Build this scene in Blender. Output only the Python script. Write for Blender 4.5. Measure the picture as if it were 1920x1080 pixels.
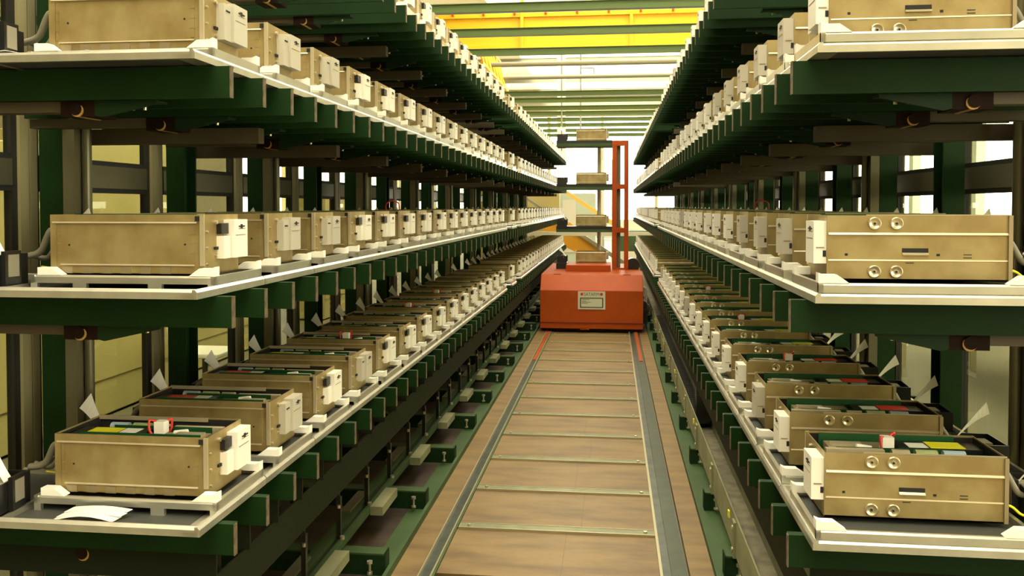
import bpy, math, random
from mathutils import Vector
R = random.Random(7)
S = bpy.context.scene
for o in list(bpy.data.objects): bpy.data.objects.remove(o)
C = S.collection

# ---------------------------------------------------------------- camera, world, light, exposure
F, PX, PY, VX, VY = 1600.0, 960.0, 430.0, 1148.0, 387.0
H = 1.7
d = Vector(((VX-PX)/F, -(VY-PY)/F, 1)).normalized()
yaw = math.asin(d.x); pitch = math.atan2(d.y, d.z)
cam = bpy.data.cameras.new('camera'); camo = bpy.data.objects.new('camera', cam); C.objects.link(camo)
cam.sensor_width = 36; cam.lens = F/1920*36
cam.shift_y = -(540-PY)/1920
cam.clip_start = 0.05; cam.clip_end = 300
camo.location = (0, 0, H)
camo.rotation_euler = (math.radians(90)-pitch, 0, yaw)
S.camera = camo
S.view_settings.view_transform = 'Standard'; S.view_settings.look = 'None'
S.view_settings.gamma = 1; S.view_settings.use_curve_mapping = False
S.view_settings.exposure = -0.2
S.cycles.diffuse_bounces = 2; S.cycles.max_bounces = 8

W = bpy.data.worlds.new('world'); S.world = W; W.use_nodes = True
wn = W.node_tree.nodes; wl = W.node_tree.links
bg = wn['Background']; bg.inputs['Color'].default_value = (1.0, 0.93, 0.70, 1); bg.inputs['Strength'].default_value = 11.5

def area(name, loc, rot, sx, sy, power, col=(1, .95, .78)):
    l = bpy.data.lights.new(name, 'AREA'); l.shape = 'RECTANGLE'; l.size = sx; l.size_y = sy
    l.energy = power; l.color = col
    o = bpy.data.objects.new(name, l); C.objects.link(o); o.location = loc; o.rotation_euler = rot
    return o

# ---------------------------------------------------------------- materials
def mat(name, col, rough=.5, metal=0., var=0., vscale=8., col2=None, bump=0., spec=None, stretch=None, emis=None):
    m = bpy.data.materials.new(name); m.use_nodes = True
    nt = m.node_tree; b = nt.nodes['Principled BSDF']
    b.inputs['Base Color'].default_value = (*col, 1); b.inputs['Roughness'].default_value = rough
    b.inputs['Metallic'].default_value = metal
    if spec is not None: b.inputs['Specular IOR Level'].default_value = spec
    if emis:
        b.inputs['Emission Color'].default_value = (*emis[0], 1); b.inputs['Emission Strength'].default_value = emis[1]
    if var or bump:
        tc = nt.nodes.new('ShaderNodeTexCoord'); mp = nt.nodes.new('ShaderNodeMapping')
        no = nt.nodes.new('ShaderNodeTexNoise'); no.inputs['Scale'].default_value = vscale; no.inputs['Detail'].default_value = 4
        nt.links.new(tc.outputs['Object'], mp.inputs['Vector']); nt.links.new(mp.outputs['Vector'], no.inputs['Vector'])
        if stretch: mp.inputs['Scale'].default_value = stretch
        if var:
            cr = nt.nodes.new('ShaderNodeValToRGB')
            c2 = col2 if col2 else tuple(c*(1-var) for c in col)
            cr.color_ramp.elements[0].position = .35; cr.color_ramp.elements[0].color = (*c2, 1)
            cr.color_ramp.elements[1].position = .62; cr.color_ramp.elements[1].color = (*col, 1)
            nt.links.new(no.outputs['Fac'], cr.inputs['Fac']); nt.links.new(cr.outputs['Color'], b.inputs['Base Color'])
        if bump:
            bp = nt.nodes.new('ShaderNodeBump'); bp.inputs['Strength'].default_value = bump; bp.inputs['Distance'].default_value = .004
            nt.links.new(no.outputs['Fac'], bp.inputs['Height']); nt.links.new(bp.outputs['Normal'], b.inputs['Normal'])
    return m
M = {}
M['shell'] = mat('zinc_steel', (.42, .325, .14), .46, .45, .42, 11, col2=(.31, .22, .08))
M['shellB'] = mat('zinc_steel_edge', (.66, .57, .38), .35, .6)
M['dish'] = mat('dished_steel', (.72, .62, .40), .28, .85)
M['shelldark'] = mat('zinc_dark_tab', (.34, .27, .15), .5, .5)  # darker zinc for tabs, slits and thin lines
M['white'] = mat('white_plastic', (.86, .82, .70), .4)
M['ivory'] = mat('ivory_block', (.95, .92, .80), .45)
M['grey'] = mat('grey_plastic', (.50, .46, .36), .45)
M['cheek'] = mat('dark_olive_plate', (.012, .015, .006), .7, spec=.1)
M['railg'] = mat('dull_rail_strip', (.055, .068, .038), .5, .2, .3, 9)
M['black'] = mat('black_plastic', (.010, .010, .009), .35)
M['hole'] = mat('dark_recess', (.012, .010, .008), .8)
M['alu'] = mat('aluminium', (.80, .77, .64), .36, .9, .12, 14)
M['aluf'] = mat('carrier_aluminium', (.78, .76, .64), .30, .85, .1, 10)
M['pad'] = mat('tray_mat', (.060, .062, .052), .6)
M['green'] = mat('green_paint', (.005, .029, .003), .6, 0, .3, 4, spec=.2)
M['greenl'] = mat('light_green_paint', (.048, .085, .026), .6, 0, .25, 3, bump=.1, spec=.25)
M['greend'] = mat('dark_green_paint', (.006, .022, .005), .6, spec=.2)
M['pcb'] = mat('circuit_board', (.006, .07, .018), .4)
M['armend'] = mat('worn_arm_end', (.15, .11, .06), .6, 0, .5, 60)
M['yellow'] = mat('yellow_label', (.85, .80, .02), .5)
M['red'] = mat('red_label', (.80, .05, .02), .5)
M['redw'] = mat('red_wire', (.65, .04, .02), .4)
M['blue'] = mat('blue_grey_roll', (.36, .44, .50), .5)
M['rollg'] = mat('green_roll', (.34, .40, .16), .5)
M['rollt'] = mat('tan_roll', (.40, .33, .20), .5)
M['cable'] = mat('grey_cable', (.24, .22, .16), .5)
M['paper'] = mat('paper', (.88, .85, .76), .7)
M['tan'] = mat('tan_tube', (.065, .047, .02), .6, 0, .15, 6)
M['rubber'] = mat('dark_brown_rubber', (.014, .006, .003), .7, spec=.1)
M['amber'] = mat('amber_wheel', (.42, .24, .06), .5)
M['postgrey'] = mat('grey_olive_post', (.13, .115, .06), .5)
M['frame'] = mat('anodised_frame', (.14, .13, .075), .38, .6)
M['framel'] = mat('pale_frame', (.34, .30, .15), .45, .2)
M['gasket'] = mat('black_gasket', (.012, .011, .008), .6)
M['cream'] = mat('cream_enamel', (.50, .42, .16), .5, 0, .12, 1.5)
M['orange'] = mat('orange_enamel', (.36, .056, .001), .5, 0, .10, 3, spec=.25)
M['seam'] = mat('dark_red_seam', (.20, .02, .006), .6)
M['plate'] = mat('nameplate', (.60, .60, .42), .4, .2)
M['ink'] = mat('dark_ink', (.09, .075, .03), .6)
M['inkred'] = mat('red_mark', (.50, .03, .02), .5)
M['steel'] = mat('rail_steel', (.10, .115, .09), .38, .6, .4, 9, bump=.2)
M['steell'] = mat('crossbar_steel', (.20, .20, .10), .5, .2, .25, 9)
M['edge'] = mat('bright_bar_edge', (.42, .37, .22), .35, .5)
M['bolt'] = mat('bolt_steel', (.65, .60, .45), .3, .8)
M['troughp'] = mat('trough_plate', (.29, .285, .15), .55, .1, .3, 5)
M['troughd'] = mat('dusty_trough', (.34, .30, .19), .8, 0, .4, 12)
M['craney'] = mat('crane_yellow', (.95, .52, .005), .5)
M['beamg'] = mat('brace_green', (.085, .13, .025), .5)
M['roof'] = mat('cream_roof', (.82, .74, .50), .7)
M['wallc'] = mat('cream_wall', (.26, .22, .10), .7, 0, .1, 1)
M['wallp'] = mat('pale_green_wall', (.42, .46, .34), .7, 0, .15, 1)
M['pipe'] = mat('grey_pipe', (.25, .24, .16), .5)
M['conc'] = mat('light_concrete', (.62, .58, .44), .8)
M['stair'] = mat('yellow_stair', (.80, .55, .10), .5)
M['stairo'] = mat('orange_panel', (.75, .36, .02), .5)
M['chain'] = mat('chain_black', (.02, .02, .016), .45)
M['blade'] = mat('blade_steel', (.05, .045, .035), .3, .6)
M['led'] = mat('red_button', (.9, .03, .02), .3)
M['fgnd'] = mat('hall_floor', (.16, .14, .085), .6, 0, .2, 1)
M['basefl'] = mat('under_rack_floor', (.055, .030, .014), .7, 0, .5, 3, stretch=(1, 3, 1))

def glass():
    m = bpy.data.materials.new('window_glass'); m.use_nodes = True
    nt = m.node_tree; nt.nodes.remove(nt.nodes['Principled BSDF'])
    out = nt.nodes['Material Output']
    t = nt.nodes.new('ShaderNodeBsdfTransparent'); t.inputs['Color'].default_value = (.86, .88, .78, 1)
    g = nt.nodes.new('ShaderNodeBsdfGlossy'); g.inputs['Roughness'].default_value = .02
    fr = nt.nodes.new('ShaderNodeFresnel'); fr.inputs['IOR'].default_value = 1.45
    mx = nt.nodes.new('ShaderNodeMixShader')
    ge = nt.nodes.new('ShaderNodeNewGeometry'); su = nt.nodes.new('ShaderNodeMath'); su.operation = 'SUBTRACT'; su.inputs[0].default_value = 1; nt.links.new(ge.outputs['Backfacing'], su.inputs[1])
    mu = nt.nodes.new('ShaderNodeMath'); mu.operation = 'MULTIPLY'; nt.links.new(fr.outputs[0], mu.inputs[0]); nt.links.new(su.outputs[0], mu.inputs[1]); nt.links.new(mu.outputs[0], mx.inputs[0]); nt.links.new(t.outputs[0], mx.inputs[1]); nt.links.new(g.outputs[0], mx.inputs[2])
    nt.links.new(mx.outputs[0], out.inputs[0]); return m
M['glass'] = glass()

def floormat():
    m = bpy.data.materials.new('walkway_board'); m.use_nodes = True
    nt = m.node_tree; b = nt.nodes['Principled BSDF']; b.inputs['Roughness'].default_value = .55
    tc = nt.nodes.new('ShaderNodeTexCoord')
    def noise(sc, stretch, det=4):
        mp = nt.nodes.new('ShaderNodeMapping'); mp.inputs['Scale'].default_value = stretch
        n = nt.nodes.new('ShaderNodeTexNoise'); n.inputs['Scale'].default_value = sc; n.inputs['Detail'].default_value = det
        nt.links.new(tc.outputs['Object'], mp.inputs[0]); nt.links.new(mp.outputs[0], n.inputs['Vector']); return n
    n1 = noise(2.2, (1, 3.5, 1)); n2 = noise(26, (1, 4, 1))
    cr = nt.nodes.new('ShaderNodeValToRGB'); e = cr.color_ramp.elements
    e[0].position = .3; e[0].color = (.14, .078, .022, 1); e[1].position = .62; e[1].color = (.25, .155, .046, 1)
    k = e.new(.5); k.color = (.215, .128, .036, 1)
    nt.links.new(n1.outputs[0], cr.inputs[0])
    mx = nt.nodes.new('ShaderNodeMix'); mx.data_type = 'RGBA'; mx.blend_type = 'MULTIPLY'; mx.inputs[0].default_value = .35
    nt.links.new(cr.outputs[0], mx.inputs[6]); nt.links.new(n2.outputs['Color'], mx.inputs[7])
    gr = nt.nodes.new('ShaderNodeRGBToBW'); nt.links.new(n2.outputs['Color'], gr.inputs[0]); nt.links.new(gr.outputs[0], mx.inputs[7])
    nt.links.new(mx.outputs[2], b.inputs['Base Color'])
    return m
M['board'] = floormat()

# ---------------------------------------------------------------- mesh builder
class MB:
    def __init__(s): s.v = []; s.f = []; s.m = []; s.mats = []; s.sm = []
    def mi(s, m):
        if m not in s.mats: s.mats.append(m)
        return s.mats.index(m)
    def add(s, vs, fs, m, smooth=False):
        n = len(s.v); s.v += [tuple(p) for p in vs]; k = s.mi(m)
        for f in fs: s.f.append(tuple(n+i for i in f)); s.m.append(k); s.sm.append(smooth)
    def box(s, x0, x1, y0, y1, z0, z1, m):
        x0, x1 = sorted((x0, x1)); y0, y1 = sorted((y0, y1)); z0, z1 = sorted((z0, z1))
        v = [(x0, y0, z0), (x1, y0, z0), (x1, y1, z0), (x0, y1, z0), (x0, y0, z1), (x1, y0, z1), (x1, y1, z1), (x0, y1, z1)]
        s.add(v, [(0, 3, 2, 1), (4, 5, 6, 7), (0, 1, 5, 4), (1, 2, 6, 5), (2, 3, 7, 6), (3, 0, 4, 7)], m); return s
    def prism(s, prof, axis, a, b, m):
        """prof: list of 2-D points; axis 'x','y','z' is the extrusion direction"""
        n = len(prof)
        def P(p, t):
            return {'x': (t, p[0], p[1]), 'y': (p[0], t, p[1]), 'z': (p[0], p[1], t)}[axis]
        v = [P(p, a) for p in prof]+[P(p, b) for p in prof]
        fs = [tuple(range(n)), tuple(range(2*n-1, n-1, -1))]+[(i, i+n, (i+1) % n+n, (i+1) % n) for i in range(n)]
        s.add(v, fs, m); return s
    def cyl(s, p, q, r, m, n=14, r2=None, caps=True):
        p = Vector(p); q = Vector(q); d = (q-p).normalized(); r2 = r if r2 is None else r2
        u = d.orthogonal().normalized(); w = d.cross(u)
        v = []
        for c, rr in ((p, r), (q, r2)):
            for i in range(n):
                a = 2*math.pi*i/n; v.append(c+u*(rr*math.cos(a))+w*(rr*math.sin(a)))
        s.add(v, [(i, (i+1) % n, (i+1) % n+n, i+n) for i in range(n)], m, True)
        if caps: s.add(v, [tuple(range(n-1, -1, -1)), tuple(range(n, 2*n))], m)
        return s
    def tube(s, pts, r, m, n=8, sub=6):
        P = [Vector(p) for p in pts]; out = []
        for i in range(len(P)-1):
            p0 = P[max(i-1, 0)]; p1 = P[i]; p2 = P[i+1]; p3 = P[min(i+2, len(P)-1)]
            for k in range(sub):
                t = k/sub
                out.append(.5*((2*p1)+(p2-p0)*t+(2*p0-5*p1+4*p2-p3)*t*t+(-p0+3*p1-3*p2+p3)*t**3))
        out.append(P[-1]); v = []; up = Vector((0.13, .2, 1))
        for i, c in enumerate(out):
            d = (out[min(i+1, len(out)-1)]-out[max(i-1, 0)]).normalized()
            u = d.cross(up).normalized(); w = d.cross(u)
            for k in range(n):
                a = 2*math.pi*k/n; v.append(c+u*(r*math.cos(a))+w*(r*math.sin(a)))
        L = len(out)
        fs = [(i*n+k, i*n+(k+1) % n, (i+1)*n+(k+1) % n, (i+1)*n+k) for i in range(L-1) for k in range(n)]
        s.add(v, fs, m, True); s.add(v, [tuple(range(n-1, -1, -1)), tuple((L-1)*n+k for k in range(n))], m); return s
    def merge(s, o):
        n = len(s.v); s.v += o.v
        for f, k, q in zip(o.f, o.m, o.sm): s.f.append(tuple(n+i for i in f)); s.m.append(s.mi(o.mats[k])); s.sm.append(q)
        return s
    def mesh(s, name):
        me = bpy.data.meshes.new(name); me.from_pydata(s.v, [], s.f)
        for m in s.mats: me.materials.append(M[m])
        me.polygons.foreach_set('material_index', s.m); me.polygons.foreach_set('use_smooth', s.sm)
        me.validate(); me.update()
        import bmesh
        b = bmesh.new(); b.from_mesh(me); bmesh.ops.recalc_face_normals(b, faces=b.faces); b.to_mesh(me); b.free()
        return me
    def build(s, name, parent=None, loc=None, bevel=0):
        o = bpy.data.objects.new(name, s.mesh(name)); C.objects.link(o)
        if parent: o.parent = parent
        if loc: o.location = loc
        if bevel:
            bv = o.modifiers.new('bevel', 'BEVEL'); bv.width = bevel; bv.segments = 2; bv.limit_method = 'ANGLE'
        return o
def tag(o, label=None, cat=None, group=None, kind=None):
    if label: o['label'] = label
    if cat: o['category'] = cat
    if group: o['group'] = group
    if kind: o['kind'] = kind
    return o
def thing(name, label, cat, loc=(0, 0, 0), rz=0, group=None):
    o = bpy.data.objects.new(name, None); C.objects.link(o); o.location = loc; o.rotation_euler = (0, 0, rz)
    o.empty_display_size = .1
    return tag(o, label, cat, group)
def kids(o): return [c for c in o.children]
def copy_tree(o, parent=None, kc=None):
    c = o.copy(); C.objects.link(c); c.parent = parent
    for ch in (kc[o.name] if kc else o.children): copy_tree(ch, c, kc)
    return c
ORD = ['nearest', 'second', 'third', 'fourth', 'fifth', 'sixth', 'seventh', 'eighth', 'ninth', 'tenth', 'eleventh', 'twelfth', 'thirteenth', 'fourteenth', 'fifteenth', 'sixteenth', 'seventeenth', 'eighteenth', 'nineteenth', 'twentieth']
def ordw(i):
    if i < 20: return ORD[i]
    t = {2: 'twenty', 3: 'thirty', 4: 'forty'}[(i+1)//10]; r = (i+1) % 10
    return {2: 'twentieth', 3: 'thirtieth', 4: 'fortieth'}[(i+1)//10] if r == 0 else t+'-'+['first', 'second', 'third', 'fourth', 'fifth', 'sixth', 'seventh', 'eighth', 'ninth'][r-1]

# ---------------------------------------------------------------- layout constants
P = .436                       # tray pitch
ZR = [2.696, 2.078, 1.460, .842]   # tray undersides, top row first
RN = ['top', 'second', 'third', 'lowest']
SIDE = {'left': dict(x=-1.06, y=2.08, s=-1), 'right': dict(x=.50, y=2.18, s=1)}
NT = 39
GAPS = {'left': (15, 17), 'right': (17, 18)}
XPL, XPR = -2.10, 1.54         # glazed partitions

# ---------------------------------------------------------------- setting: floors
def struct(b, name, parent=None, bevel=0):
    o = b.build(name, parent, bevel=bevel)
    if not parent: o['kind'] = 'structure'
    return o
b = MB().box(-9, 8, -6, 45, -.25, -.02, 'fgnd'); fl = struct(b, 'floor')
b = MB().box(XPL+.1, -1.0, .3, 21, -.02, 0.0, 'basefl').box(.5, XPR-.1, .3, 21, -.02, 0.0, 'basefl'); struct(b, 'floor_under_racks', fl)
# walkway boards, in panels between the crossbars
b = MB()
b.box(-1.0, -.875, .3, 21, -.02, .012, 'board').box(.36, .47, .3, 21, -.02, .012, 'board')
struct(b, 'walkway_side_boards', fl)
b = MB(); YB = 4.416; PB = .617
k = -6
while YB+PB*k < 21:
    y = YB+PB*k; x0, x1 = -.805, .225
    b.box(x0, x1, y+.035, y+PB-.035, -.02, .006, 'board')
    if R.random() < .7:
        xs = -.19+R.uniform(-.05, .05); b.box(xs, xs+.002, y+.04, y+PB-.04, .006, .0065, 'ink')
    k += 1
struct(b, 'walkway_panel', fl)

def crossbar():
    c = thing('floor_crossbar', '', 'crossbar', group='steel crossbars across the walkway')
    MB().box(-.80, .222, -.034, .034, .0, .014, 'steell').build('bar', c)
    MB().box(-.80, .222, -.040, -.033, .0, .018, 'edge').box(-.80, .222, .034, .038, .0, .016, 'edge').build('bright_edge', c)
    for x in (-.745, .175):
        MB().cyl((x, 0, .014), (x, 0, .022), .010, 'bolt', 8).build('bolt', c)
    return c
proto = crossbar(); i = 0
for k in range(0, 12):
    y = YB+PB*k
    if y < .6: continue
    o = proto if i == 0 else copy_tree(proto)
    o.location = (0, y, .0)
    n = k+1
    o['label'] = 'steel strip bolted across the brown walkway, %s counted from the photographer' % ordw(k)
    i += 1
# rails
b = MB().box(-.874, -.868, .3, 21, 0, .026, 'edge').box(-.868, -.818, .3, 21, 0, .010, 'steel').box(-.818, -.811, .3, 21, 0, .026, 'edge')
t = thing('floor_rail', 'steel grooved guide rail along the left side of the walkway', 'rail', group=None)
b.build('groove', t); MB().box(-.811, -.803, .3, 21, 0, .016, 'greenl').build('lip', t)
t = thing('floor_rail', 'double steel guide rail along the right side of the walkway', 'rail')
MB().box(.235, .275, .3, 21, 0, .010, 'steel').build('groove', t)
MB().box(.275, .345, .3, 21, 0, .020, 'railg').build('running_strip', t)
MB().box(.222, .235, .3, 21, 0, .024, 'edge').build('lip', t)
# narrow red strips just ahead of the vehicle
for x, l in ((-.845, 'left'), (.315, 'right')):
    tag(MB().box(x-.018, x+.018, 9.3, 11.9, .011 if x < 0 else .021, .017 if x < 0 else .026, 'orange').build('rail_marker'), 'narrow red strip lying on the %s rail in front of the orange vehicle' % l, 'marker')

# ---------------------------------------------------------------- green base frames left and right of the walkway
t = thing('floor_channel', 'light green steel channel edging the left of the walkway', 'channel')
MB().box(-1.115, -1.015, .3, 21, .0, .022, 'greenl').build('flat', t)
MB().box(-1.018, -1.0, .3, 21, .0, .05, 'greenl').build('flange', t)
t = thing('floor_channel', 'light green steel channel edging the right of the walkway', 'channel')
MB().box(.49, .62, .3, 21, .0, .018, 'greenl').build('flat', t)
MB().box(.47, .49, .3, 21, .0, .045, 'greenl').build('flange', t)

def foot(sgn, L):
    c = thing('base_crossbeam', '', 'beam')
    x0, x1 = 0, sgn*L
    MB().box(x0, x1, -.006, .006, .0, .094, 'greend').box(x0, x1, -.006, .07, .092, .10, 'greenl').box(x0, x0+sgn*.006, -.006, .07, 0, .1, 'green').build('channel', c)
    MB().cyl((sgn*.06, -.045, .02), (sgn*.06, -.045, .075), .006, 'bolt', 8).cyl((sgn*.06, -.045, .07), (sgn*.06, -.045, .082), .014, 'bolt', 6).cyl((sgn*.06, -.045, .022), (sgn*.06, -.045, .032), .014, 'bolt', 6).build('levelling_bolt', c)
    return c
pl = foot(-1, .78); pr = foot(1, .07)
for k in range(1, 19):
    y = 2.89+.856*k
    o = pl if k == 1 else copy_tree(pl); o.location = (-1.02, y, .022)
    tag(o, 'dark green base beam with bolt beside the left of the walkway, %s from the photographer' % ordw(k-1), 'beam', 'base beams under the left rack')
    y = 3.05+.862*k
    o = pr if k == 1 else copy_tree(pr); o.location = (.51, y, .018)
    tag(o, 'short dark green foot with bolt under the right trough fence, %s from the photographer' % ordw(k-1), 'foot', 'feet under the right trough fence')

# left: slotted green conveyor rail with upright blades
t = thing('slotted_rail', 'green slotted rail running along the floor below the left rack', 'rail')
MB().box(-1.33, -1.275, 1.5, 18, .13, .165, 'greenl').build('rear_bar', t)
MB().box(-1.255, -1.225, 1.5, 18, .13, .155, 'greenl').build('front_bar', t)
MB().box(-1.275, -1.255, 1.5, 18, .135, .14, 'hole').build('slot', t)
k = 0; y = 2.4
while y < 15:
    MB().box(-1.35, -1.30, y, y+.30, .10, .175, 'postgrey').build('pad', t)
    MB().box(-1.225, -1.16, y+.10, y+.40, .12, .165, 'troughp').build('pad', t)
    y += .856
def blade():
    c = thing('upright_blade', '', 'blade')
    MB().prism([(-.010, 0), (.010, 0), (.010, .19), (.004, .225), (-.003, .235), (-.010, .20)], 'y', -.004, .004, 'blade').box(.010, .013, -.012, .012, .02, .20, 'blade').build('body', c)
    MB().cyl((.006, -.012, .150), (.006, -.012, .165), .008, 'bolt', 8).build('catch', c)
    MB().cyl((.02, -.01, .0), (.02, -.01, .02), .012, 'bolt', 8).build('nut', c)
    return c
pb = blade()
for k in range(2, 24):
    o = pb if k == 2 else copy_tree(pb); o.location = (-1.262, 2.46+.452*k, .15)
    tag(o, 'thin dark upright blade on the slotted green floor rail, %s from the photographer' % ordw(k-2), 'blade', 'upright blades on the floor rail')

# right: cable trough with plate fence, back plate, energy chain
t = thing('trough_fence', 'grey-green plate fence along the cable trough right of the walkway', 'fence')
for k in range(11):
    y0 = 1.15+1.722*k
    MB().box(.556, .562, y0, y0+1.716, .125, .30, 'troughp').build('fence_panel', t)
for k in range(19):
    y = 3.05+.862*k
    MB().box(.545, .557, y-.03, y+.03, .118, .28, 'troughp').cyl((.545, y, .25), (.540, y, .25), .011, 'bolt', 6).cyl((.545, y, .15), (.540, y, .15), .011, 'bolt', 6).build('upright', t)
for k in range(5):
    MB().box(.538, .545, 4.0+1.72*k, 4.03+1.72*k, .26, .29, 'yellow').build('yellow_tie', t)
t = thing('cable_trough', 'dusty open steel cable trough between fence and right rack', 'trough')
MB().box(.575, .70, 1.1, 20, .13, .14, 'troughd').build('trough_floor', t)
MB().box(.70, .708, 1.1, 20, .13, .36, 'troughp').build('back_plate', t)
MB().box(.563, .58, 1.1, 20, .10, .13, 'hole').build('gap_strip', t)
for k in range(37):
    y = 2.4+.436*k
    MB().box(.708, .80, y, y+.10, .16, .40, 'troughp').build('trough_bracket', t)
t = thing('energy_chain', 'black ribbed cable chain lying in the trough and curling up', 'cable chain')
b = MB(); y = 6.3
while y < 12.0:
    b.box(.59, .68, y, y+.042, .141, .185, 'chain'); y += .055
b.build('lower_run', t)
b = MB(); n = 11
for i in range(n):
    a = -math.pi/2 - math.pi*i/(n-1)
    cy, cz = 6.25+.22*math.cos(a), .36+.20*math.sin(a)
    pr_ = [(cy-.03, cz-.03), (cy+.03, cz-.03), (cy+.03, cz+.03), (cy-.03, cz+.03)]
    b.prism(pr_, 'x', .585, .69, 'chain')
b.box(.60, .68, 6.05, 6.3, .18, .54, 'chain')
b.build('loop', t)

# ---------------------------------------------------------------- device (test chassis)
L, T, HH = .452, .215, .167
def dev_parts(kind, sticker, detail=True, plug=False):
    """list of (name, MB, parentname)"""
    out = []
    w = .003
    sh = MB()
    sh.box(-L, 0, 0, w, 0, HH, 'shell').box(-L, 0, T-w, T, 0, HH, 'shell')
    sh.box(-L, -L+w, w, T-w, 0, HH, 'shell').box(-w, 0, w, T-w, 0, HH, 'shell').box(-L, 0, 0, T, 0, .004, 'shell')
    out.append(('shell', sh, None))
    a = MB()      # flank A details (side y=0): frames, tabs, corner post
    a.box(-L, -.012, -.003, 0, HH-.020, HH, 'shell').prism([(0, HH-.024), (-.005, HH-.024), (-.005, HH-.0235), (-.003, HH-.0195), (0, HH-.0195)], 'x', -L+.006, -.02, 'shellB')
    a.prism([(0, .0255), (-.004, .0255), (-.004, .026), (0, .0295)], 'x', -L+.028, -.028, 'shellB')  # both pale lines paint highlights, as if lit from above
    a.box(-L, -L+.018, -.003, 0, 0, HH, 'shell')
    a.box(-.010, .002, -.005, 0, .026, HH, 'shellB').box(-.010, .002, -.004, 0, .0, .018, 'shellB')
    a.box(-.024, -.011, -.0045, 0, HH-.018, HH-.004, 'hole')
    out.append(('edge_trim', a, None))
    if detail:
        tb = sh
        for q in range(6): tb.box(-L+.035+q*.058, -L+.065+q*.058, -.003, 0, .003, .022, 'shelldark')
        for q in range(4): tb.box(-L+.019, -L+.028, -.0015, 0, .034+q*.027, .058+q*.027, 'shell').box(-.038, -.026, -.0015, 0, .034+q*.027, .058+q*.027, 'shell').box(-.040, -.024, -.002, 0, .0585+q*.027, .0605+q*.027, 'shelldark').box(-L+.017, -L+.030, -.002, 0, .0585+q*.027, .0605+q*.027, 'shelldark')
        tb.cyl((-L+.055, -.001, .082), (-L+.055, .0, .082), .003, 'hole', 8).cyl((-.055, -.001, .085), (-.055, 0, .085), .003, 'hole', 8)
    # flank B: creases (paler zinc paints their highlight), dimples, slot
    c = MB().prism([(T, .1165), (T+.0035, .1165), (T+.0035, .1175), (T, .1225)], 'x', -L+.010, -.004, 'shellB').prism([(T, .050), (T+.0015, .050), (T, .0535)], 'x', -L+.010, -.004, 'shellB')
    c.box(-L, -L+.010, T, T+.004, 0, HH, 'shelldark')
    out.append(('crease', c, None))
    if detail:
        for zz in (.022, .146):
            for xx in (-.118, -.172):
                m = MB(); n = 16; v = []; 
                rad = [(.0170, .0), (.0152, .0050), (.0125, .0025), (.0065, .0006)]
                for rr, dy in rad:
                    for i in range(n):
                        an = 2*math.pi*i/n; v.append((xx+rr*math.cos(an), T+dy, zz+rr*math.sin(an)))
                fs = [(j*n+i, j*n+(i+1) % n, (j+1)*n+(i+1) % n, (j+1)*n+i) for j in range(3) for i in range(n)]
                m.add(v, fs, 'dish', True); m.cyl((xx, T+.0002, zz), (xx, T+.0012, zz), .0066, 'dish', 12); m.cyl((xx, T+.0012, zz), (xx, T+.003, zz), .003, 'hole', 8)
                out.append(('rivet', m, None))
        s_ = MB().box(-.250, -.186, T, T+.001, .071, .083, 'hole').prism([(T, .064), (T+.006, .065), (T+.006, .067), (T, .0725)], 'x', -.250, -.186, 'dish')  # paler lip paints the light caught at the slot's lower edge
        out.append(('handle_slot', s_, None))
        s_ = sh.box(-.052, -.045, T, T+.001, .063, .069, 'hole').box(-.278, -.270, T, T+.001, .063, .069, 'hole').box(-.355, -.335, T, T+.001, .066, .068, 'hole').box(-.355, -.335, T, T+.001, .058, .060, 'hole').box(-.215, -.195, T, T+.001, .044, .046, 'hole')
    # drive module on the aisle end
    col = 'white' if kind == 'w' else 'grey'  # grey fronts have the unlit look put into their colour
    y0, y1, z0, z1 = .075, .210, .042, .152
    m = MB()
    if kind == 'w':
        m.box(0, .022, y0, y0+.042, z0, z0+.064, col).box(0, .032, y0+.045, y1, z0, z1, col).box(.0, .015, y0, y0+.045, z0+.07, z1-.01, 'black')  # black block paints the shade of the recess above the low part
    else:
        m.box(0, .024, y0, y0+.05, z0, z1-.008, col).box(0, .032, y0+.045, y1, z0, z1, col)
    out.append(('drive_front', m, None))
    if detail:
        m = MB().box(.032, .0332, y0+.075, y0+.115, z1-.022, z1-.018, 'hole').box(.032, .0332, y0+.087, y0+.1, z1-.026, z1-.014, 'hole')
        if kind != 'w': m.box(.024, .0252, y0+.010, y0+.035, z1-.030, z1-.025, 'hole')
        m.box(.032, .0328, y0+.055, y1-.015, z0+.064, z0+.066, 'shelldark').box(.032, .0328, y0+.075, y0+.118, z0+.082, z0+.084, 'shelldark')
        m.box(.001, .009, y1-.001, y1+.001, z0+.018, z0+.034, 'hole').box(.006, .026, y1-.001, y1+.0015, z0+.040, z0+.043, 'shelldark')
        out.append(('drive_slot', m, 'drive_front'))
        for yy, zz, rr in ((.014, .03, .0035), (.014, .075, .0035), (.014, .12, .0035), (y0-.008, .145, .006), (y0-.008, .052, .005)):
            out.append(('screw', MB().cyl((0, yy, zz), (.004+rr/2, yy, zz), rr, 'bolt', 8), None))
        out.append(('latch', MB().box(0, .006, y0-.018, y0+.002, .068, .076, 'hole'), None))
    m = MB().box(-.03, .0, .03, T-.02, HH, HH+.002, 'shellB')
    # inside
    i0 = MB().box(-L+w, -w, w, T-w, .10, .105, 'hole').box(-L+w, -w, w, w+.001, .105, HH-.004, 'hole').box(-L+w, -w, T-w-.001, T-w, .105, HH-.004, 'hole').box(-L+w, -L+w+.001, w, T-w, .105, HH-.004, 'hole').box(-w-.001, -w, w, T-w, .105, HH-.006, 'hole')  # near-black floor and liner paint the shade inside the open chassis
    out.append(('shade_lined_floor', i0, None))
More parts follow.
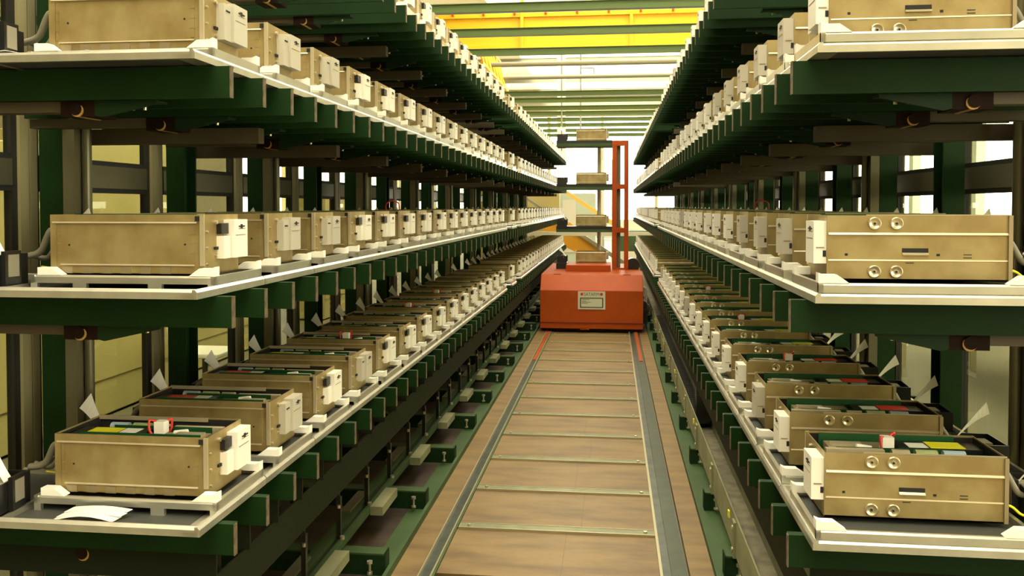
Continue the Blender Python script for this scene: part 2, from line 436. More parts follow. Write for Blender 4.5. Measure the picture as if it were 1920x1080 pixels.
    pc = MB().box(-L+.06, -.03, .018, .021, .10, HH+.002, 'pcb').box(-L+.10, -.05, .128, .131, .10, HH-.006, 'pcb').box(-L+.02, -.20, .125, .17, .13, .134, 'pcb')
    out.append(('circuit_board', pc, None))
    dk = MB().box(-L+.02, -.22, .04, .112, .105, .158, 'black').box(-.21, -.04, .03, .11, .105, .150, 'shelldark')
    out.append(('drive_case', dk, None))
    st = MB().box(-L+.06, -L+.15, .045, .105, .158, .1592, 'yellow' if sticker == 'y' else 'red')
    out.append(('sticker', st, 'drive_case'))
    if detail:
        ws = MB().box(-L+.155, -L+.205, .06, .105, .158, .1588, 'paper').box(-L+.16, -L+.21, .124, .15, .134, .1346, 'paper').box(-L+.0, -.1, T-.012, T-.008, HH-.01, HH+.002, 'shellB')
        out.append(('paper_label', ws, 'drive_case'))
        rl = MB().cyl((-L+.08, .148, .150), (-L+.135, .148, .150), .014, 'blue', 12).cyl((-L+.15, .148, .150), (-L+.205, .148, .150), .014, 'rollg', 12).cyl((-L+.22, .148, .150), (-L+.265, .148, .150), .013, 'rollt', 12)
        out.append(('ribbon_roll', rl, None))
        rl = MB().box(-.17, -.02, .132, .15, .12, .160, 'rollt').box(-.13, -.05, .06, .09, .15, .158, 'shellB').cyl((-.15, .1, .15), (-.11, .1, .155), .008, 'paper', 8)
        out.append(('bracket_bar', rl, None))
        if plug:
          cn = MB().box(-.205, -.175, .085, .115, .150, .185, 'paper')
          cn.tube([(-.20, .09, .185), (-.215, .08, .19), (-.21, .07, .165), (-.2, .07, .15)], .0035, 'redw', 6).tube([(-.178, .11, .185), (-.168, .118, .185), (-.17, .12, .16), (-.175, .12, .15)], .0035, 'redw', 6)
          out.append(('plug_with_red_wires', cn, None))
        cb = MB().tube([(-L+.01, .05, .12), (-L-.035, .05, .12), (-L-.075, .06, .06), (-L-.13, .07, .045)], .010, 'cable')
        cb.tube([(-L, .10, .10), (-L-.04, .10, .10), (-L-.08, .10, .04), (-L-.13, .09, .05)], .008, 'cable')
        cb.tube([(-L, .14, .03), (-L-.04, .14, .02), (-L-.07, .15, .0), (-L-.13, .14, .01)], .0035, 'yellow')
        out.append(('cable', cb, None))
    return out
def build_parts(root, parts):
    byn = {}
    for n, m, par in parts:
        o = m.build(n, byn[par] if par else root); byn.setdefault(n, o)
        if n == 'sticker': o['label'] = ('yellow' if 'yellow' in m.mats else 'red') + ' sticker'
def joined(parts):
    b = MB()
    for n, m, par in parts: b.merge(m)
    return b

# ---------------------------------------------------------------- carrier tray
TW = .80; TD = P-.006
def tray_parts(detail=True):
    out = []
    r = MB()
    prof = [(0, .0), (0, .018), (-.006, .025), (-.014, .025), (-.014, .012), (-.050, .012), (-.050, .0)]
    r.prism([(x, z) for x, z in prof], 'y', 0, TD, 'alu')
    r.prism([(0, 0), (.012, 0), (.012, .026), (.008, .026), (0, .018)], 'x', -TW, -.006, 'alu').prism([(TD, 0), (TD-.012, 0), (TD-.012, .026), (TD-.008, .026), (TD, .018)], 'x', -TW, -.006, 'alu').box(-TW, -TW+.012, 0, TD, 0, .022, 'alu').box(-.575, -.565, 0.01, TD-.01, 0, .024, 'alu')
    out.append(('rim', r, None))
    out.append(('floor_mat', MB().box(-TW+.012, -.05, .010, TD-.010, .002, .008, 'pad'), None))
    c = MB()
    X0, X1, Y0_, Y1_ = -.545, -.008, .115, TD-.004
    c.prism([(Y0_, .028), (Y0_+.012, .028), (Y0_+.012, .050), (Y0_+.004, .050), (Y0_, .045)], 'x', X0, X1, 'aluf').prism([(Y1_, .026), (Y1_-.012, .026), (Y1_-.012, .050), (Y1_-.004, .050), (Y1_, .045)], 'x', X0, X1, 'aluf')
    c.box(X1-.012, X1, Y0_, Y1_, .026, .050, 'aluf').box(X0, X0+.012, Y0_, Y1_, .028, .05, 'aluf')
    for x in (-.40, -.18): c.box(x-.02, x+.02, Y0_, Y0_+.012, .008, .028, 'aluf')
    c.box(X0, X0+.02, Y0_, Y0_+.012, .008, .028, 'aluf').box(X1-.02, X1, Y0_, Y0_+.012, .008, .028, 'aluf')
    c.box(X0+.012, X1-.012, Y0_+.012, Y1_-.012, .030, .036, 'pad')
    out.append(('carrier_frame', c, None))
    bl = []
    for sx in (0, 1):
        for sy in (0, 1):
            ya = Y0_ if sy == 0 else Y1_-.03
            if sx == 0: pr = [(X1-.075, .050), (X1, .050), (X1, .076), (X1-.012, .071), (X1-.045, .071)]
            else: pr = [(X0+.02, .050), (X0+.09, .050), (X0+.06, .071), (X0+.02, .071)]
            m = MB().prism(pr, 'y', ya+.001, ya+.029, 'ivory')
            out.append(('corner_block', m, None))
    return out

# ---------------------------------------------------------------- black junction box with tag
def jbox_parts():
    o = []
    b = MB().box(-.07, .07, -.075, -.070, 0, .10, 'black').box(-.07, .07, .070, .075, 0, .10, 'black').box(-.07, -.065, -.07, .07, 0, .10, 'black').box(.065, .07, -.07, .07, 0, .10, 'black').box(-.07, .07, -.07, .07, 0, .02, 'black')
    o.append(('case', b, None))
    o.append(('inner_plate', MB().box(-.06, .06, -.065, .065, .06, .075, 'hole').box(-.04, .0, -.03, .03, .075, .095, 'cable').box(.01, .05, -.05, .04, .075, .090, 'grey'), None))
    o.append(('connector', MB().box(.072, .085, -.03, .03, .02, .11, 'black').box(.085, .087, -.02, .02, .04, .10, 'cable'), None))
    o.append(('indicator', MB().cyl((.03, -.075, .085), (.03, -.081, .085), .006, 'led', 10), None))
    v = []; n = 9
    for i in range(n):
        t = i/(n-1); x = .06-.09*t; z = .095+.13*t-.02*t*t; wv = .006+.016*t*t
        v += [(x-wv*.5, -.02+.02*t, z-wv), (x+wv*.5, .0+.01*t+.02*t*t, z+wv)]
    v2 = [(a, b_+.0012, c) for a, b_, c in v]; k = len(v)
    fs = [(2*i, 2*i+1, 2*i+3, 2*i+2) for i in range(n-1)]+[(k+2*i, k+2*i+2, k+2*i+3, k+2*i+1) for i in range(n-1)]
    fs += [(2*i, 2*i+2, k+2*i+2, k+2*i) for i in range(n-1)]+[(2*i+1, k+2*i+1, k+2*i+3, 2*i+3) for i in range(n-1)]+[(0, k, k+1, 1), (2*n-2, 2*n-1, k+2*n-1, k+2*n-2)]
    o.append(('paper_tag', (lambda q: (q.add(v+v2, fs, 'paper'), q)[1])(MB()), None))
    return o

# prototypes
PROTO = {}
def make_dev(kind, st, pl_):
    o = thing('computer_chassis', '', 'computer'); build_parts(o, dev_parts(kind, st, True, pl_)); PROTO[(kind, st, pl_)] = o; return o
for kd in 'wg':
    for st in 'yr':
        for pl_ in (False, True): make_dev(kd, st, pl_)
FARD = {(kd, st): joined(dev_parts(kd, st, False)).mesh('computer_chassis') for kd in 'wg' for st in 'yr'}
TR = thing('carrier_tray', '', 'tray'); build_parts(TR, tray_parts())
FART = joined(tray_parts(False)).mesh('carrier_tray')
JB = thing('junction_box', '', 'box'); build_parts(JB, jbox_parts())
FARJ = joined(jbox_parts()).mesh('junction_box')
bpy.context.view_layer.update()
KC = {o.name: list(o.children) for o in bpy.data.objects}
usedp = set()
def inst(proto, key):
    if key in usedp: return copy_tree(proto, None, KC)
    usedp.add(key); return proto
def far(name, me):
    o = bpy.data.objects.new(name, me); C.objects.link(o); return o

KINDS_L = 'wggwwwwwwww'
for side, q in SIDE.items():
    s = q['s']
    for r, z in enumerate(ZR):
        idx = 0
        for i in range(NT):
            if i in GAPS[side]: continue
            if r == 0 and i < 5: continue
            n = idx; idx += 1
            y = q['y']+P*i; near = y < 8.6
            o = inst(TR, 'T') if near else far('carrier_tray', FART)
            if side == 'left': o.location = (q['x'], y, z)
            else: o.location = (q['x'], y+TD, z); o.rotation_euler = (0, 0, math.pi)
            where = '%s on the %s %s shelf' % (ordw(n), RN[r], side)
            tag(o, 'aluminium tray with ivory blocks, '+where, 'tray', 'trays on the %s rack\'s %s shelf' % (side, RN[r]))
            if side == 'left':
                kd = 'w' if r == 3 and i < 1 or r == 2 and (i == 0 or i > 2) or r == 1 and i > 2 or (r == 0) or (r == 3 and i > 3) else 'g'
                if r == 3 and i in (1, 2): kd = 'w' if i == 2 else 'g'
            else: kd = 'g' if (r == 1 and i in (1, 2, 3, 5)) or (r == 2 and i in (1, 2)) or (i+r) % 7 == 5 else 'w'
            st = 'r' if (i in (1, 2, 6) and side == 'left') or (i in (1, 2, 3, 9) and side == 'right') else 'y'
            pg = r == 3 and i in ((0, 4, 7, 9) if side == 'left' else (0, 3, 6, 10))
            dv = inst(PROTO[(kd, st, pg)], (kd, st, pg)) if near else far('computer_chassis', FARD[(kd, st)])
            jit = R.uniform(-.003, .003)
            if side == 'left': dv.location = (q['x']-.052+jit, y+.150, z+.050)
            else: dv.location = (q['x']+.052+jit, y+.105+T, z+.050); dv.rotation_euler = (0, 0, math.pi)
            look = ('white' if kd == 'w' else 'grey')+' drive front'+((' and %s sticker' % ('yellow' if st == 'y' else 'red')) if r == 3 and near else '')
            tag(dv, 'steel chassis, %s, %s' % (look, where), 'computer', 'computers on the %s rack\'s %s shelf' % (side, RN[r]))
            if r >= 2 or i == 0:
                jb = inst(JB, 'J') if near else far('junction_box', FARJ)
                if side == 'left': jb.location = (q['x']-.645, y+.10 if i else y+.07, z+.009)
                else: jb.location = (q['x']+.665, y+.27, z+.009); jb.rotation_euler = (0, 0, math.pi)
                jb.rotation_euler.z += R.uniform(-.08, .08)
                tag(jb, 'black junction box with paper tag, '+where, 'box', 'junction boxes on the %s rack\'s %s shelf' % (side, RN[r]))
for k in list(PROTO)+['T', 'J']:
    if k not in usedp:
        p = PROTO.get(k); 
        if p:
            for c in list(p.children_recursive): bpy.data.objects.remove(c)
            bpy.data.objects.remove(p)

# papers
def sheet(pts, th=.0015, m='paper'):
    b = MB(); n = len(pts)//2
    v = [tuple(p) for p in pts]+[(p[0], p[1], p[2]+th) for p in pts]; k = len(pts)
    fs = [(2*i, 2*i+1, 2*i+3, 2*i+2) for i in range(n-1)]+[(k+2*i, k+2*i+2, k+2*i+3, k+2*i+1) for i in range(n-1)]
    fs += [(2*i, 2*i+2, k+2*i+2, k+2*i) for i in range(n-1)]+[(2*i+1, k+2*i+1, k+2*i+3, 2*i+3) for i in range(n-1)]+[(0, k, k+1, 1), (k-2, k-1, 2*k-1, 2*k-2)]
    b.add(v, fs, m); return b
zt = ZR[3]+.009
pp = thing('folded_papers', 'folded white papers lying in the front of the lowest left tray', 'papers', (-1.50, 2.10, zt))
for j in range(3):
    pts = []
    for i in range(7):
        t = i/6; x = .0+.17*t+.01*j; zz = .002+.016*math.sin(math.pi*t)*(1-.3*j)+.007*j
        pts += [(x, .005+.02*j+.02*t, zz), (x+.01, .055+.01*j, zz+.004)]
    sheet(pts).build('sheet', pp)
tag(sheet([(-1.66, 2.10, ZR[1]+.027), (-1.66, 2.18, ZR[1]+.03), (-1.60, 2.10, ZR[1]+.035), (-1.60, 2.18, ZR[1]+.036), (-1.56, 2.10, ZR[1]+.027), (-1.56, 2.17, ZR[1]+.027)]).build('paper_slip'), 'white folded paper slip at the front edge of the second left tray', 'paper')
tag(sheet([(-1.44, 2.12, ZR[1]+.027), (-1.44, 2.16, ZR[1]+.027), (-1.38, 2.12, ZR[1]+.034), (-1.37, 2.16, ZR[1]+.036), (-1.33, 2.12, ZR[1]+.027), (-1.33, 2.16, ZR[1]+.027)], m='ivory').build('paper_slip'), 'small paper slip in front of the second-shelf left chassis', 'paper')
tag(sheet([(1.08, 2.30, ZR[3]+.027), (1.08, 2.20, ZR[3]+.027), (1.2, 2.32, ZR[3]+.035), (1.2, 2.2, ZR[3]+.03)]).build('paper_sheet'), 'white sheet at the outer end of the lowest right tray', 'paper')

# ---------------------------------------------------------------- racks: cantilever shelves, columns
arm_me = {}
for side, q in SIDE.items():
    s = q['s']; xe = q['x']+(.045 if side == 'left' else -.0)  # arm tip
    xe = -1.015 if side == 'left' else .462
    xb = -1.93 if side == 'left' else 1.37
    def mk(key, fn):
        if (side, key) not in arm_me: arm_me[(side, key)] = fn().mesh(key)
        return arm_me[(side, key)]
    def armf():
        return MB().box(xe-(-s)*0, xb, -.006, .006, -.088, -.004, 'green').box(xe+s*.0, xb, -.006, .020, -.006, -.003, 'green')
    def armend(): return MB().box(xe-s*.003, xe, -.008, .010, -.088, -.003, 'armend')
    def brkf():
        return MB().prism([(xe+s*.22, -.088), (xe+s*.40, -.088), (xe+s*.40, -.128), (xe+s*.38, -.133), (xe+s*.22, -.098)], 'y', .0, .010, 'greend').box(xe+s*.22, xe+s*.40, .010, .06, -.094, -.088, 'greend')
    def boltf(): return MB().cyl((xe+s*.27, .03, -.112), (xe+s*.27, .03, -.094), .005, 'bolt', 8)
    def blkf(): return MB().box(xe+s*.40, xe+s*.50, .0, .10, -.130, -.088, 'rubber')
    def whf(): return MB().cyl((xe+s*.45, -.004, -.114), (xe+s*.45, .10, -.114), .018, 'amber', 14).cyl((xe+s*.453, -.006, -.110), (xe+s*.453, .098, -.110), .0175, 'rubber', 14)
    def tubf(): return MB().box(xe+s*.50, xb, .0, .05, -.118, -.088, 'tan')
    def tief(): return MB().box(xe+s*.25, xb+s*.1, .0, .05, -.15, -.095, 'tan')
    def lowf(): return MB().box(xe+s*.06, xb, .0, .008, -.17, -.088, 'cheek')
    for r, z in enumerate(ZR):
        t = thing('cantilever_shelf', 'dark green cantilever shelf frame, %s level of the %s rack' % (RN[r], side), 'shelf', (0, 0, z), group=None)
        def part(name, me, y):
            o = bpy.data.objects.new(name, me); C.objects.link(o); o.parent = t; o.location = (0, y, 0); return o
        for i in range(NT):
            y = q['y']+P*i
            if r == 0 and i < 2: continue
            for dy in (.11, .328):
                a = part('arm', mk('arm', armf), y+dy)
                e = bpy.data.objects.new('end_cap', mk('end_cap', armend)); C.objects.link(e); e.parent = a
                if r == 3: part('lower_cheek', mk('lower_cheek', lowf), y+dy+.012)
            if i < 30:
                g = part('roller_bracket', mk('roller_bracket', brkf), y+.125)
                if i < 20:
                    for bx in (0, .035):
                        e = bpy.data.objects.new('bolt', mk('bolt', boltf)); C.objects.link(e); e.parent = g; e.location.x = s*bx
                    k_ = part('roller_block', mk('roller_block', blkf), y+.125)
                    e = bpy.data.objects.new('roller', mk('roller', whf)); C.objects.link(e); e.parent = k_
                part('tie_tube', mk('tie_tube', tubf), y+.13)
        for k in range(20):
            yk = (2.83 if side == 'left' else 2.99)+.874*k+.12
            if r == 0 and k < 2: continue
            part('tie_beam', mk('tie_beam', tief), yk)
        if r == 3:
            x = xe+s*.075
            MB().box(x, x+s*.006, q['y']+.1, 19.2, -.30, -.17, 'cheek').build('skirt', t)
    # columns
    xg = -2.03 if side == 'left' else 1.50
    yc = 2.83 if side == 'left' else 2.99
    def colg(): return MB().box(xg, xg-s*.088, 0, .012, 0, 2.93, 'green').box(xg, xg-s*.088, .10, .112, 0, 2.93, 'green').box(xg-s*.04, xg-s*.05, .012, .10, 0, 2.93, 'green')
    def colt(): return MB().box(xg-s*.09, xg-s*.135, .0, .10, 0, 2.93, 'postgrey')
    def colr(): return MB().cyl((xg-s*.153, .045, 0), (xg-s*.153, .045, 2.93), .017, 'frame', 12)
    def colk(): return MB().cyl((xg-s*.10, -.002, 2.02), (xg-s*.10, -.08, 2.02), .018, 'black', 10)
    ms = [f().mesh(n) for n, f in (('column_web', colg), ('face_tube', colt), ('round_tube', colr), ('peg', colk))]
    for k in range(20):
        tt = k % 2 == 0
        t = thing('rack_column', 'green upright rack column %s, %s from the photographer on the %s' % ('with grey-olive face tube' if tt else 'without face tube', ordw(k), side), 'column', (0, yc+.874*k, 0), group='uprights of the %s rack' % side)
        for n, me in zip(('column_web', 'face_tube', 'round_tube', 'peg'), ms):
            if n != 'column_web' and not tt: continue
            o = bpy.data.objects.new(n, me); C.objects.link(o); o.parent = t

# cross braces joining the racks overhead
ybr = [10.3, 11.75, 13.25, 18.2, 19.35, 20.9, 22.1, 23.7, 25.3, 27.1, 28.9]
bb = MB().box(-9, 8, -.025, .025, -.05, .05, 'beamg').box(-9, 8, -.05, .05, .044, .052, 'beamg').box(-9, 8, -.05, .05, -.052, -.044, 'beamg').mesh('overhead_brace')
for k, y in enumerate(ybr):
    o = bpy.data.objects.new('overhead_brace', bb); C.objects.link(o); o.location = (0, y, 4.10)
    tag(o, 'green steel beam crossing overhead above the aisle, %s from the photographer' % ordw(k), 'beam', 'green beams over the aisle')
# ---------------------------------------------------------------- glazed partitions
def partition(x, s, y0, name):
    w = MB().box(x, x+s*.05, y0-1.4, 20.6, 2.55, 2.70, 'frame').box(x, x+s*.05, y0-1.4, 20.6, 0, .12, 'frame').build(name)
    w['kind'] = 'structure'
    fr = MB().box(x, x+s*.03, 0, .03, .12, 2.55, 'gasket').box(x-s*.012, x+s*.045, .03, .075, .12, 2.55, 'framel').box(x-s*.012, x+s*.045, .083, .12, .12, 2.55, 'framel').box(x, x+s*.03, .12, .145, .12, 2.55, 'gasket')
    fr.box(x-s*.005, x+s*.04, .145, .874, 1.775, 1.868, 'frame').box(x-s*.002, x+s*.03, .145, .874, 1.868, 1.888, 'gasket').box(x-s*.002, x+s*.03, .145, .874, 1.755, 1.775, 'gasket')
    gl = MB().box(x+s*.012, x+s*.016, .14, .874, 1.888, 2.55, 'glass').box(x+s*.012, x+s*.016, .14, .874, .12, 1.755, 'glass')
    fm = fr.mesh('window_frame'); gm = gl.mesh('window_pane')
    for k in range(-1, 20):
        o = bpy.data.objects.new('window_frame', fm); C.objects.link(o); o.parent = w; o.location = (0, y0+.874*k, 0)
        g = bpy.data.objects.new('window_pane', gm); C.objects.link(g); g.parent = w; g.location = (0, y0+.874*k, 0)
partition(XPL, -1, 2.78, 'wall_left')
partition(XPR, 1, 3.10, 'wall_right')

# ---------------------------------------------------------------- hall beyond
b = MB().box(-9.2, -9, -6, 19, 0, 7, 'wallc').box(-9.2, -9, 19, 45, 0, 1.0, 'wallc').box(-9.2, -9, 19, 45, 3.9, 7, 'wallc')
for k in range(7): b.box(-9.2, -9, 19+4*k, 19.3+4*k, 1.0, 3.9, 'wallc')
struct(b, 'wall_hall_left')
b = MB().box(8, 8.2, -4, 45, 0, 1.35, 'wallp').box(8, 8.2, -4, 45, 3.9, 7, 'wallc')
for k in range(13): b.box(8, 8.2, -4+4*k, -3.7+4*k, 1.35, 3.9, 'wallp')
struct(b, 'wall_hall_right')
# end wall with wide glazing
b = MB().box(-9, 8, 45, 45.2, 0, 1.0, 'wallp').box(-9, 8, 45, 45.2, 6.4, 7, 'wallc')
for x in (-9, -6.2, -3.4, -.6, 2.2, 5.0, 7.8): b.box(x, x+.15, 45, 45.2, 1.0, 6.4, 'framel')
struct(b, 'wall_back')
struct(MB().box(-9, 8, -6.2, -6, 0, 7, 'wallc'), 'wall_front_added')  # unseen wall added behind the camera to cut frontal fill light
# roof: cream slabs with open rooflights between, purlins
b = MB(); y = -6
while y < 46:
    b.box(-3.2, 2.7, y, y+1.3, 6.9, 7.05, 'roof').box(-9, -3.2, y, y+4, 6.9, 7.05, 'roof').box(2.7, 8, y, y+4, 6.9, 7.05, 'roof'); y += 4.0
struct(b, 'ceiling')
for k in range(12):
    y = -2+4.0*k
    o = MB().box(-9, 8, y+.05, y+.13, 6.62, 6.9, 'pipe').build('trim_%d' % (k+1)); o['kind'] = 'structure'
# yellow travelling crane
t = thing('overhead_crane', 'large yellow crane girder spanning the hall above the aisle', 'crane')
MB().box(-8, 7, 17.0, 17.45, 4.86, 5.50, 'craney').build('girder', t)
MB().box(-8, 7, 16.95, 17.5, 5.46, 5.54, 'craney').box(-8, 7, 16.95, 17.5, 4.82, 4.9, 'craney').build('flange', t)
for x in (-1.79, .36): MB().box(x-.03, x+.03, 16.9, 16.96, 4.8, 6.5, 'craney').build('hanger', t)
for k in range(9):
    MB().box(-3.2+k*.62, -3.16+k*.62, 16.9, 16.95, 5.50, 5.66, 'redw').build('clip', t)
t = thing('crane_walkway', 'yellow trussed crane ladder hanging at the upper left of the aisle', 'ladder')
for k in range(7):
    y = 17.6+k*.6
    MB().cyl((-2.9, y, 5.4), (-2.7, y+.3, 4.7), .025, 'craney', 6).cyl((-2.7, y+.3, 4.7), (-2.9, y+.6, 5.4), .025, 'craney', 6).build('truss_bar', t)
MB().box(-2.93, -2.87, 17.55, 22, 5.4, 5.46, 'craney').box(-2.73, -2.67, 17.6, 22, 4.66, 4.72, 'craney').build('rail', t)
# pipes and columns overhead
for k, (y, z) in enumerate([(19.5, 4.95), (21.5, 4.95), (24.0, 5.35), (26.5, 5.1), (28.0, 4.7), (30.5, 5.6)]):
    p_ = MB().cyl((-9, y, z), (8, y, z), .055, 'pipe', 8)
    tag(p_.build('service_pipe'), 'grey horizontal service pipe under the roof, %s behind the yellow girder' % ['nearest', 'second', 'third', 'fourth', 'fifth', 'farthest'][k], 'pipe', 'service pipes under the roof')
for k, (x, y) in enumerate([(-1.55, 26), (-6.5, 26), (5.5, 26)]):
    tag(MB().box(x-.12, x+.12, y, y+.25, 0 if k else 3.0, 6.9, 'conc').build('hall_column'), ['light concrete column hanging stub above the aisle behind the crane', 'light concrete hall column far left', 'light concrete hall column far right'][k], 'column')
t = thing('drop_pipe', 'thin dark vertical pipe with hooked branch above the vehicle', 'pipe')
MB().cyl((-.85, 23, 3.4), (-.85, 23, 6.95), .022, 'pipe', 8).build('riser', t)
MB().tube([(-.85, 23, 5.4), (-.55, 23, 5.4), (-.50, 23, 5.37), (-.50, 23, 5.15)], .02, 'pipe', 6).build('branch', t)
tag(MB().cyl((-1.30, 22, 2.8), (-1.30, 22, 6.9), .02, 'pipe', 6).build('drop_pipe'), 'thin plain vertical pipe left of the hooked pipe', 'pipe')
# distant things at the end of the aisle
t = thing('stair_ramp', 'yellow and orange sloping stair side beyond the vehicle', 'stairs')
MB().prism([(-1.95, 2.55), (-1.82, 2.55), (.30, 1.15), (.17, 1.10)], 'y', 21.6, 21.7, 'stair').build('handrail', t)
MB().prism([(-1.7, 1.28), (-1.05, 1.30), (-.15, .55), (-.9, .55), (-1.7, .9)], 'y', 21.5, 21.58, 'stairo').build('side_panel', t)
MB().prism([(-2.5, 2.1), (-2.4, 2.1), (.70, .08), (.70, .0), (.62, 0)], 'y', 21.4, 21.48, 'pipe').build('stringer', t)
tag(MB().box(-3.6, -1.35, 22, 22.2, 0, 2.2, 'cream').build('screen_panel'), 'cream screen panel behind the sloping stair', 'panel')
for k, x in enumerate((-.28, .02)):
    tag(MB().cyl((x, 24, 0), (x, 24, 3.0), .06 if k == 0 else .04, 'conc', 10).build('vertical_pipe'), 'pale vertical pipe beyond the vehicle, '+('thicker one' if k == 0 else 'thinner one beside the mast'), 'pipe')
t = thing('machine_cabinet', 'grey machine cabinet at the far end behind the vehicle', 'cabinet')
MB().box(-1.6, -.5, 26, 27, 0, 2.1, 'wallp').build('body', t, bevel=.02)
MB().box(-1.5, -1.1, 25.98, 26, .3, 1.9, 'grey').build('door', t)
t = thing('machine_cabinet', 'darker green machine cabinet far right behind the mast', 'cabinet')
MB().box(.05, 1.3, 23, 24, 0, 1.05, 'greenl').build('body', t, bevel=.02)
MB().box(.1, 1.2, 22.98, 23, .15, .5, 'conc').build('drawer_front', t)
tag(MB().box(-2.4, 2.5, 20.9, 21.0, .98, 1.08, 'conc').box(-2.4, -2.3, 20.9, 21, 0, 1, 'conc').box(2.4, 2.5, 20.9, 21, 0, 1, 'conc').build('cross_rail'), 'pale horizontal rail crossing the aisle end', 'rail')

# left hall: cream cabinets behind the glass
def cabinet(x, y, w, h, dd, lab, m='cream', sgn=1):
    t = thing('storage_cabinet', lab, 'cabinet', (x, y, 0))
    MB().box(0, -dd*sgn, 0, w, .0, h, m).build('body', t, bevel=.01)
    MB().box(.001*sgn, .012*sgn, .02, w-.02, .30, h-.05, m).build('door', t)
    MB().box(.0125*sgn, .02*sgn, .10, .26, .42, .80, 'pipe').build('vent_grille', t)
    return t
cabinet(-4.1, 4.7, 1.3, 2.15, .6, 'tall cream cabinet behind the glass, nearest on the left')
cabinet(-4.1, 6.05, 1.55, 2.3, .6, 'tall cream cabinet behind the glass, second on the left')
cabinet(-4.3, 8.4, 1.6, 1.5, .6, 'low cream cabinet behind the glass, third on the left')
cabinet(-4.3, 12.4, 1.8, 2.0, .6, 'cream cabinet behind the glass, fourth on the left')
t = thing('lab_chair', 'white moulded chair beside cabinets behind the left glass', 'chair', (-3.5, 7.0, 0))
MB().box(-.22, .22, -.22, .22, .42, .46, 'white').build('seat', t, bevel=.01)
MB().prism([(-.22, .46), (-.19, .46), (-.24, .95), (-.27, .93)], 'y', -.2, .2, 'white').build('backrest', t, bevel=.01)
MB().cyl((0, 0, .06), (0, 0, .42), .025, 'steel', 10).build('stem', t)
MB().box(-.24, .24, -.025, .025, .0, .06, 'steel').box(-.025, .025, -.24, .24, .0, .06, 'steel').build('base', t)
t = thing('pipe_rack', 'dark pipe frame behind the glass on the left', 'frame', (-5.5, 9.5, 0))
for y in (0, 1.2): MB().cyl((0, y, 0), (0, y, 3.2), .03, 'pipe', 8).build('upright', t)
for z in (1.2, 2.3, 2.6): MB().cyl((0, 0, z), (0, 1.2, z), .03, 'pipe', 8).build('crossbar', t)
# right hall
cabinet(4.6, 8.6, 1.6, 1.55, .7, 'grey-green cabinet behind the right glass', 'wallp', -1)
cabinet(5.2, 12.5, 1.9, 1.45, .7, 'second grey-green cabinet farther behind the right glass', 'wallp', -1)
t = thing('work_bench', 'pale green work bench behind the right glass', 'bench', (3.4, 6.3, 0))
MB().box(-.4, .4, 0, 3.2, .80, .85, 'greenl').build('bench_top', t)
for x in (-.35, .35):
    for y in (.1, 3.1): MB().box(x-.03, x+.03, y-.03, y+.03, 0, .80, 'framel').build('leg', t)
tag(MB().box(2.6, 2.66, 5.0, 19, 2.3, 2.42, 'stair').build('yellow_rail'), 'yellow horizontal rail behind the right glass', 'rail')

# ---------------------------------------------------------------- orange rail vehicle
V = thing('rail_vehicle', 'orange rail-guided loading vehicle with four-deck mast at the end of the aisle', 'vehicle', (0, 0, 0))
xa, xb = -.962, .412
hood = MB().prism([(11.42, .06), (11.42, .575), (11.62, .775), (13.9, .775), (13.9, .06)], 'x', xa, xb, 'orange').build('hood', V, bevel=.008)
MB().box(xa-.004, xb+.004, 11.405, 11.42, .145, .150, 'seam').build('skirt_seam', hood)
MB().box(-.42, -.30, 11.40, 11.425, .052, .066, 'orange').build('latch', hood)
for x in (-.74, .20): MB().box(x-.05, x+.05, 11.615, 11.65, .772, .779, 'seam').build('hinge', hood)
MB().box(xa+.1, xb-.1, 11.5, 13.8, .02, .06, 'hole').build('chassis', V)
for x in (-.845, .315):
    for y in (11.8, 13.4): MB().cyl((x-.02, y, .07), (x+.02, y, .07), .055, 'steel', 16).build('wheel', V)
# nameplate
np_ = MB().box(-.452, -.088, 11.410, 11.42, .325, .565, 'plate').build('nameplate', V)
fr = MB()
x0, x1, z0, z1 = -.425, -.115, .345, .482
for a in ((x0, x1, z1-.014, z1), (x0, x1, z0, z0+.014), (x0, x0+.016, z0, z1), (x1-.016, x1, z0, z1)): fr.box(a[0], a[1], 11.408, 11.410, a[2], a[3], 'ink')
fr.build('printed_frame', np_)
tx = MB()
for zz, a, l in ((.455, .0, .10), (.435, 0, .06), (.42, 0, .12), (.405, 0, .08)): tx.box(x0+.025, x0+.025+l, 11.4085, 11.410, zz-.003, zz+.003, 'ink')
tx.build('small_print', np_)
dt = MB()
for x in (x0+.025, x1-.025): dt.cyl((x, 11.410, .528), (x, 11.407, .528), .020, 'inkred', 16)
dt.build('red_dot', np_)
tc = bpy.data.curves.new('lettering', 'FONT'); tc.body = 'SATAFIM'; tc.size = .062; tc.extrude = .001; tc.align_x = 'CENTER'
to = bpy.data.objects.new('lettering_curve', tc); C.objects.link(to)
bpy.context.view_layer.update()
me = bpy.data.meshes.new_from_object(to.evaluated_get(bpy.context.evaluated_depsgraph_get())); bpy.data.objects.remove(to)
for v in me.vertices: v.co.x *= .86
me.materials.clear(); me.materials.append(M['ink'])
lo = bpy.data.objects.new('lettering', me); C.objects.link(lo); lo.parent = np_
lo.location = (-.27, 11.407, .507); lo.rotation_euler = (math.radians(90), 0, 0)
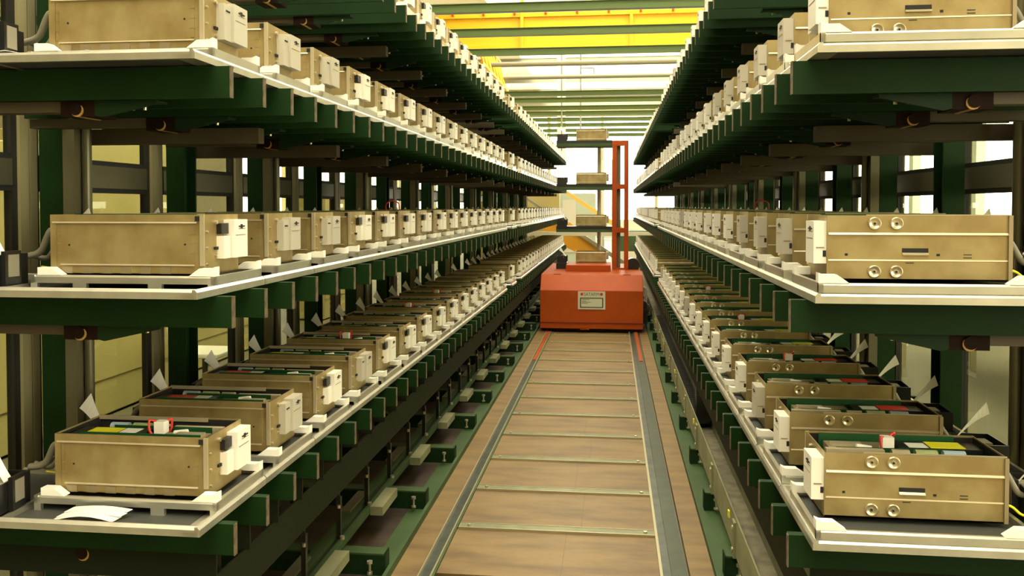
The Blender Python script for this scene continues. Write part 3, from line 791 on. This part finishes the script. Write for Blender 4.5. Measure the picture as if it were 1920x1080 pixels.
# upper red box, decks, mast
MB().box(-.655, -.02, 12.15, 12.9, .775, .865, 'orange').build('battery_box', V, bevel=.006)
Ym = 12.6
for x0, x1 in ((-.003, .066), (.172, .235)):
    MB().box(x0, x1, Ym-.03, Ym+.05, .775, 2.66, 'orange').build('mast_post', V)
for z0, z1 in ((2.585, 2.66), (1.955, 2.025), (1.315, 1.385), (.775, .80)):
    MB().box(.0, .233, Ym-.035, Ym+.045, z0, z1, 'orange').build('mast_crossbar', V)
MB().box(.066, .12, Ym+.06, Ym+.14, .78, 2.6, 'postgrey').build('mast_guide', V)
for k, z in enumerate((2.585, 1.945, 1.32)):
    dk = MB().box(-.822, -.003, Ym, Ym+.46, z, z+.042, 'greenl').build('deck', V)
    MB().box(-.822, -.003, Ym, Ym+.46, z+.042, z+.085, 'black').build('deck_edge', dk)
MB().box(-.822, -.66, Ym, Ym+.46, .775, .86, 'black').build('deck', V)
MB().cyl((-.20, Ym+.5, .78), (-.20, Ym+.5, 2.6), .03, 'conc', 12).build('support_post', V)
MB().cyl((.30, Ym, .84), (.30, Ym+.2, .84), .10, 'black', 20).build('hose_drum', V)
MB().cyl((xb+.02, 11.9, .52), (xb+.02, 12.2, .52), .06, 'grey', 14).cyl((xb+.02, 11.8, .35), (xb+.02, 12.1, .35), .05, 'black', 14).build('drive_motor', V)
MB().box(xb, xb+.07, 11.7, 12.3, .10, .30, 'black').box(xb+.01, xb+.10, 11.9, 12.0, .24, .34, 'steel').build('cable_carrier_arm', V)
for k, z in enumerate((2.67, 2.03, 1.405, .865)):
    nm = ['top', 'second', 'third', 'lowest'][k]
    o = far('computer_chassis', FARD[('g', 'y')]); o.location = (-.085, Ym+.12, z+.004)
    tag(o, 'steel computer chassis riding on the %s deck of the orange vehicle' % nm, 'computer', 'computers carried by the vehicle')
    o = far('junction_box', FARJ); o.location = (-.745, Ym+.15, z+.001 if k < 3 else .861)
    tag(o, 'black junction box on the %s deck of the orange vehicle' % nm, 'box', 'junction boxes carried by the vehicle')

# loose wires standing above the third left shelf
for x, y, z, m, lab in ((-1.30, 4.95, ZR[2]+.209, 'redw', 'loop of red wire above the third left shelf chassis'), (.84, 5.0, ZR[2]+.209, 'redw', 'loop of red wire above the third right shelf chassis')):
    b = MB().tube([(x-.03, y, z), (x-.035, y, z+.04), (x, y, z+.065), (x+.04, y, z+.05), (x+.045, y, z+.01)], .004, m, 6)
    tag(b.build('wire_loop'), lab, 'wire')
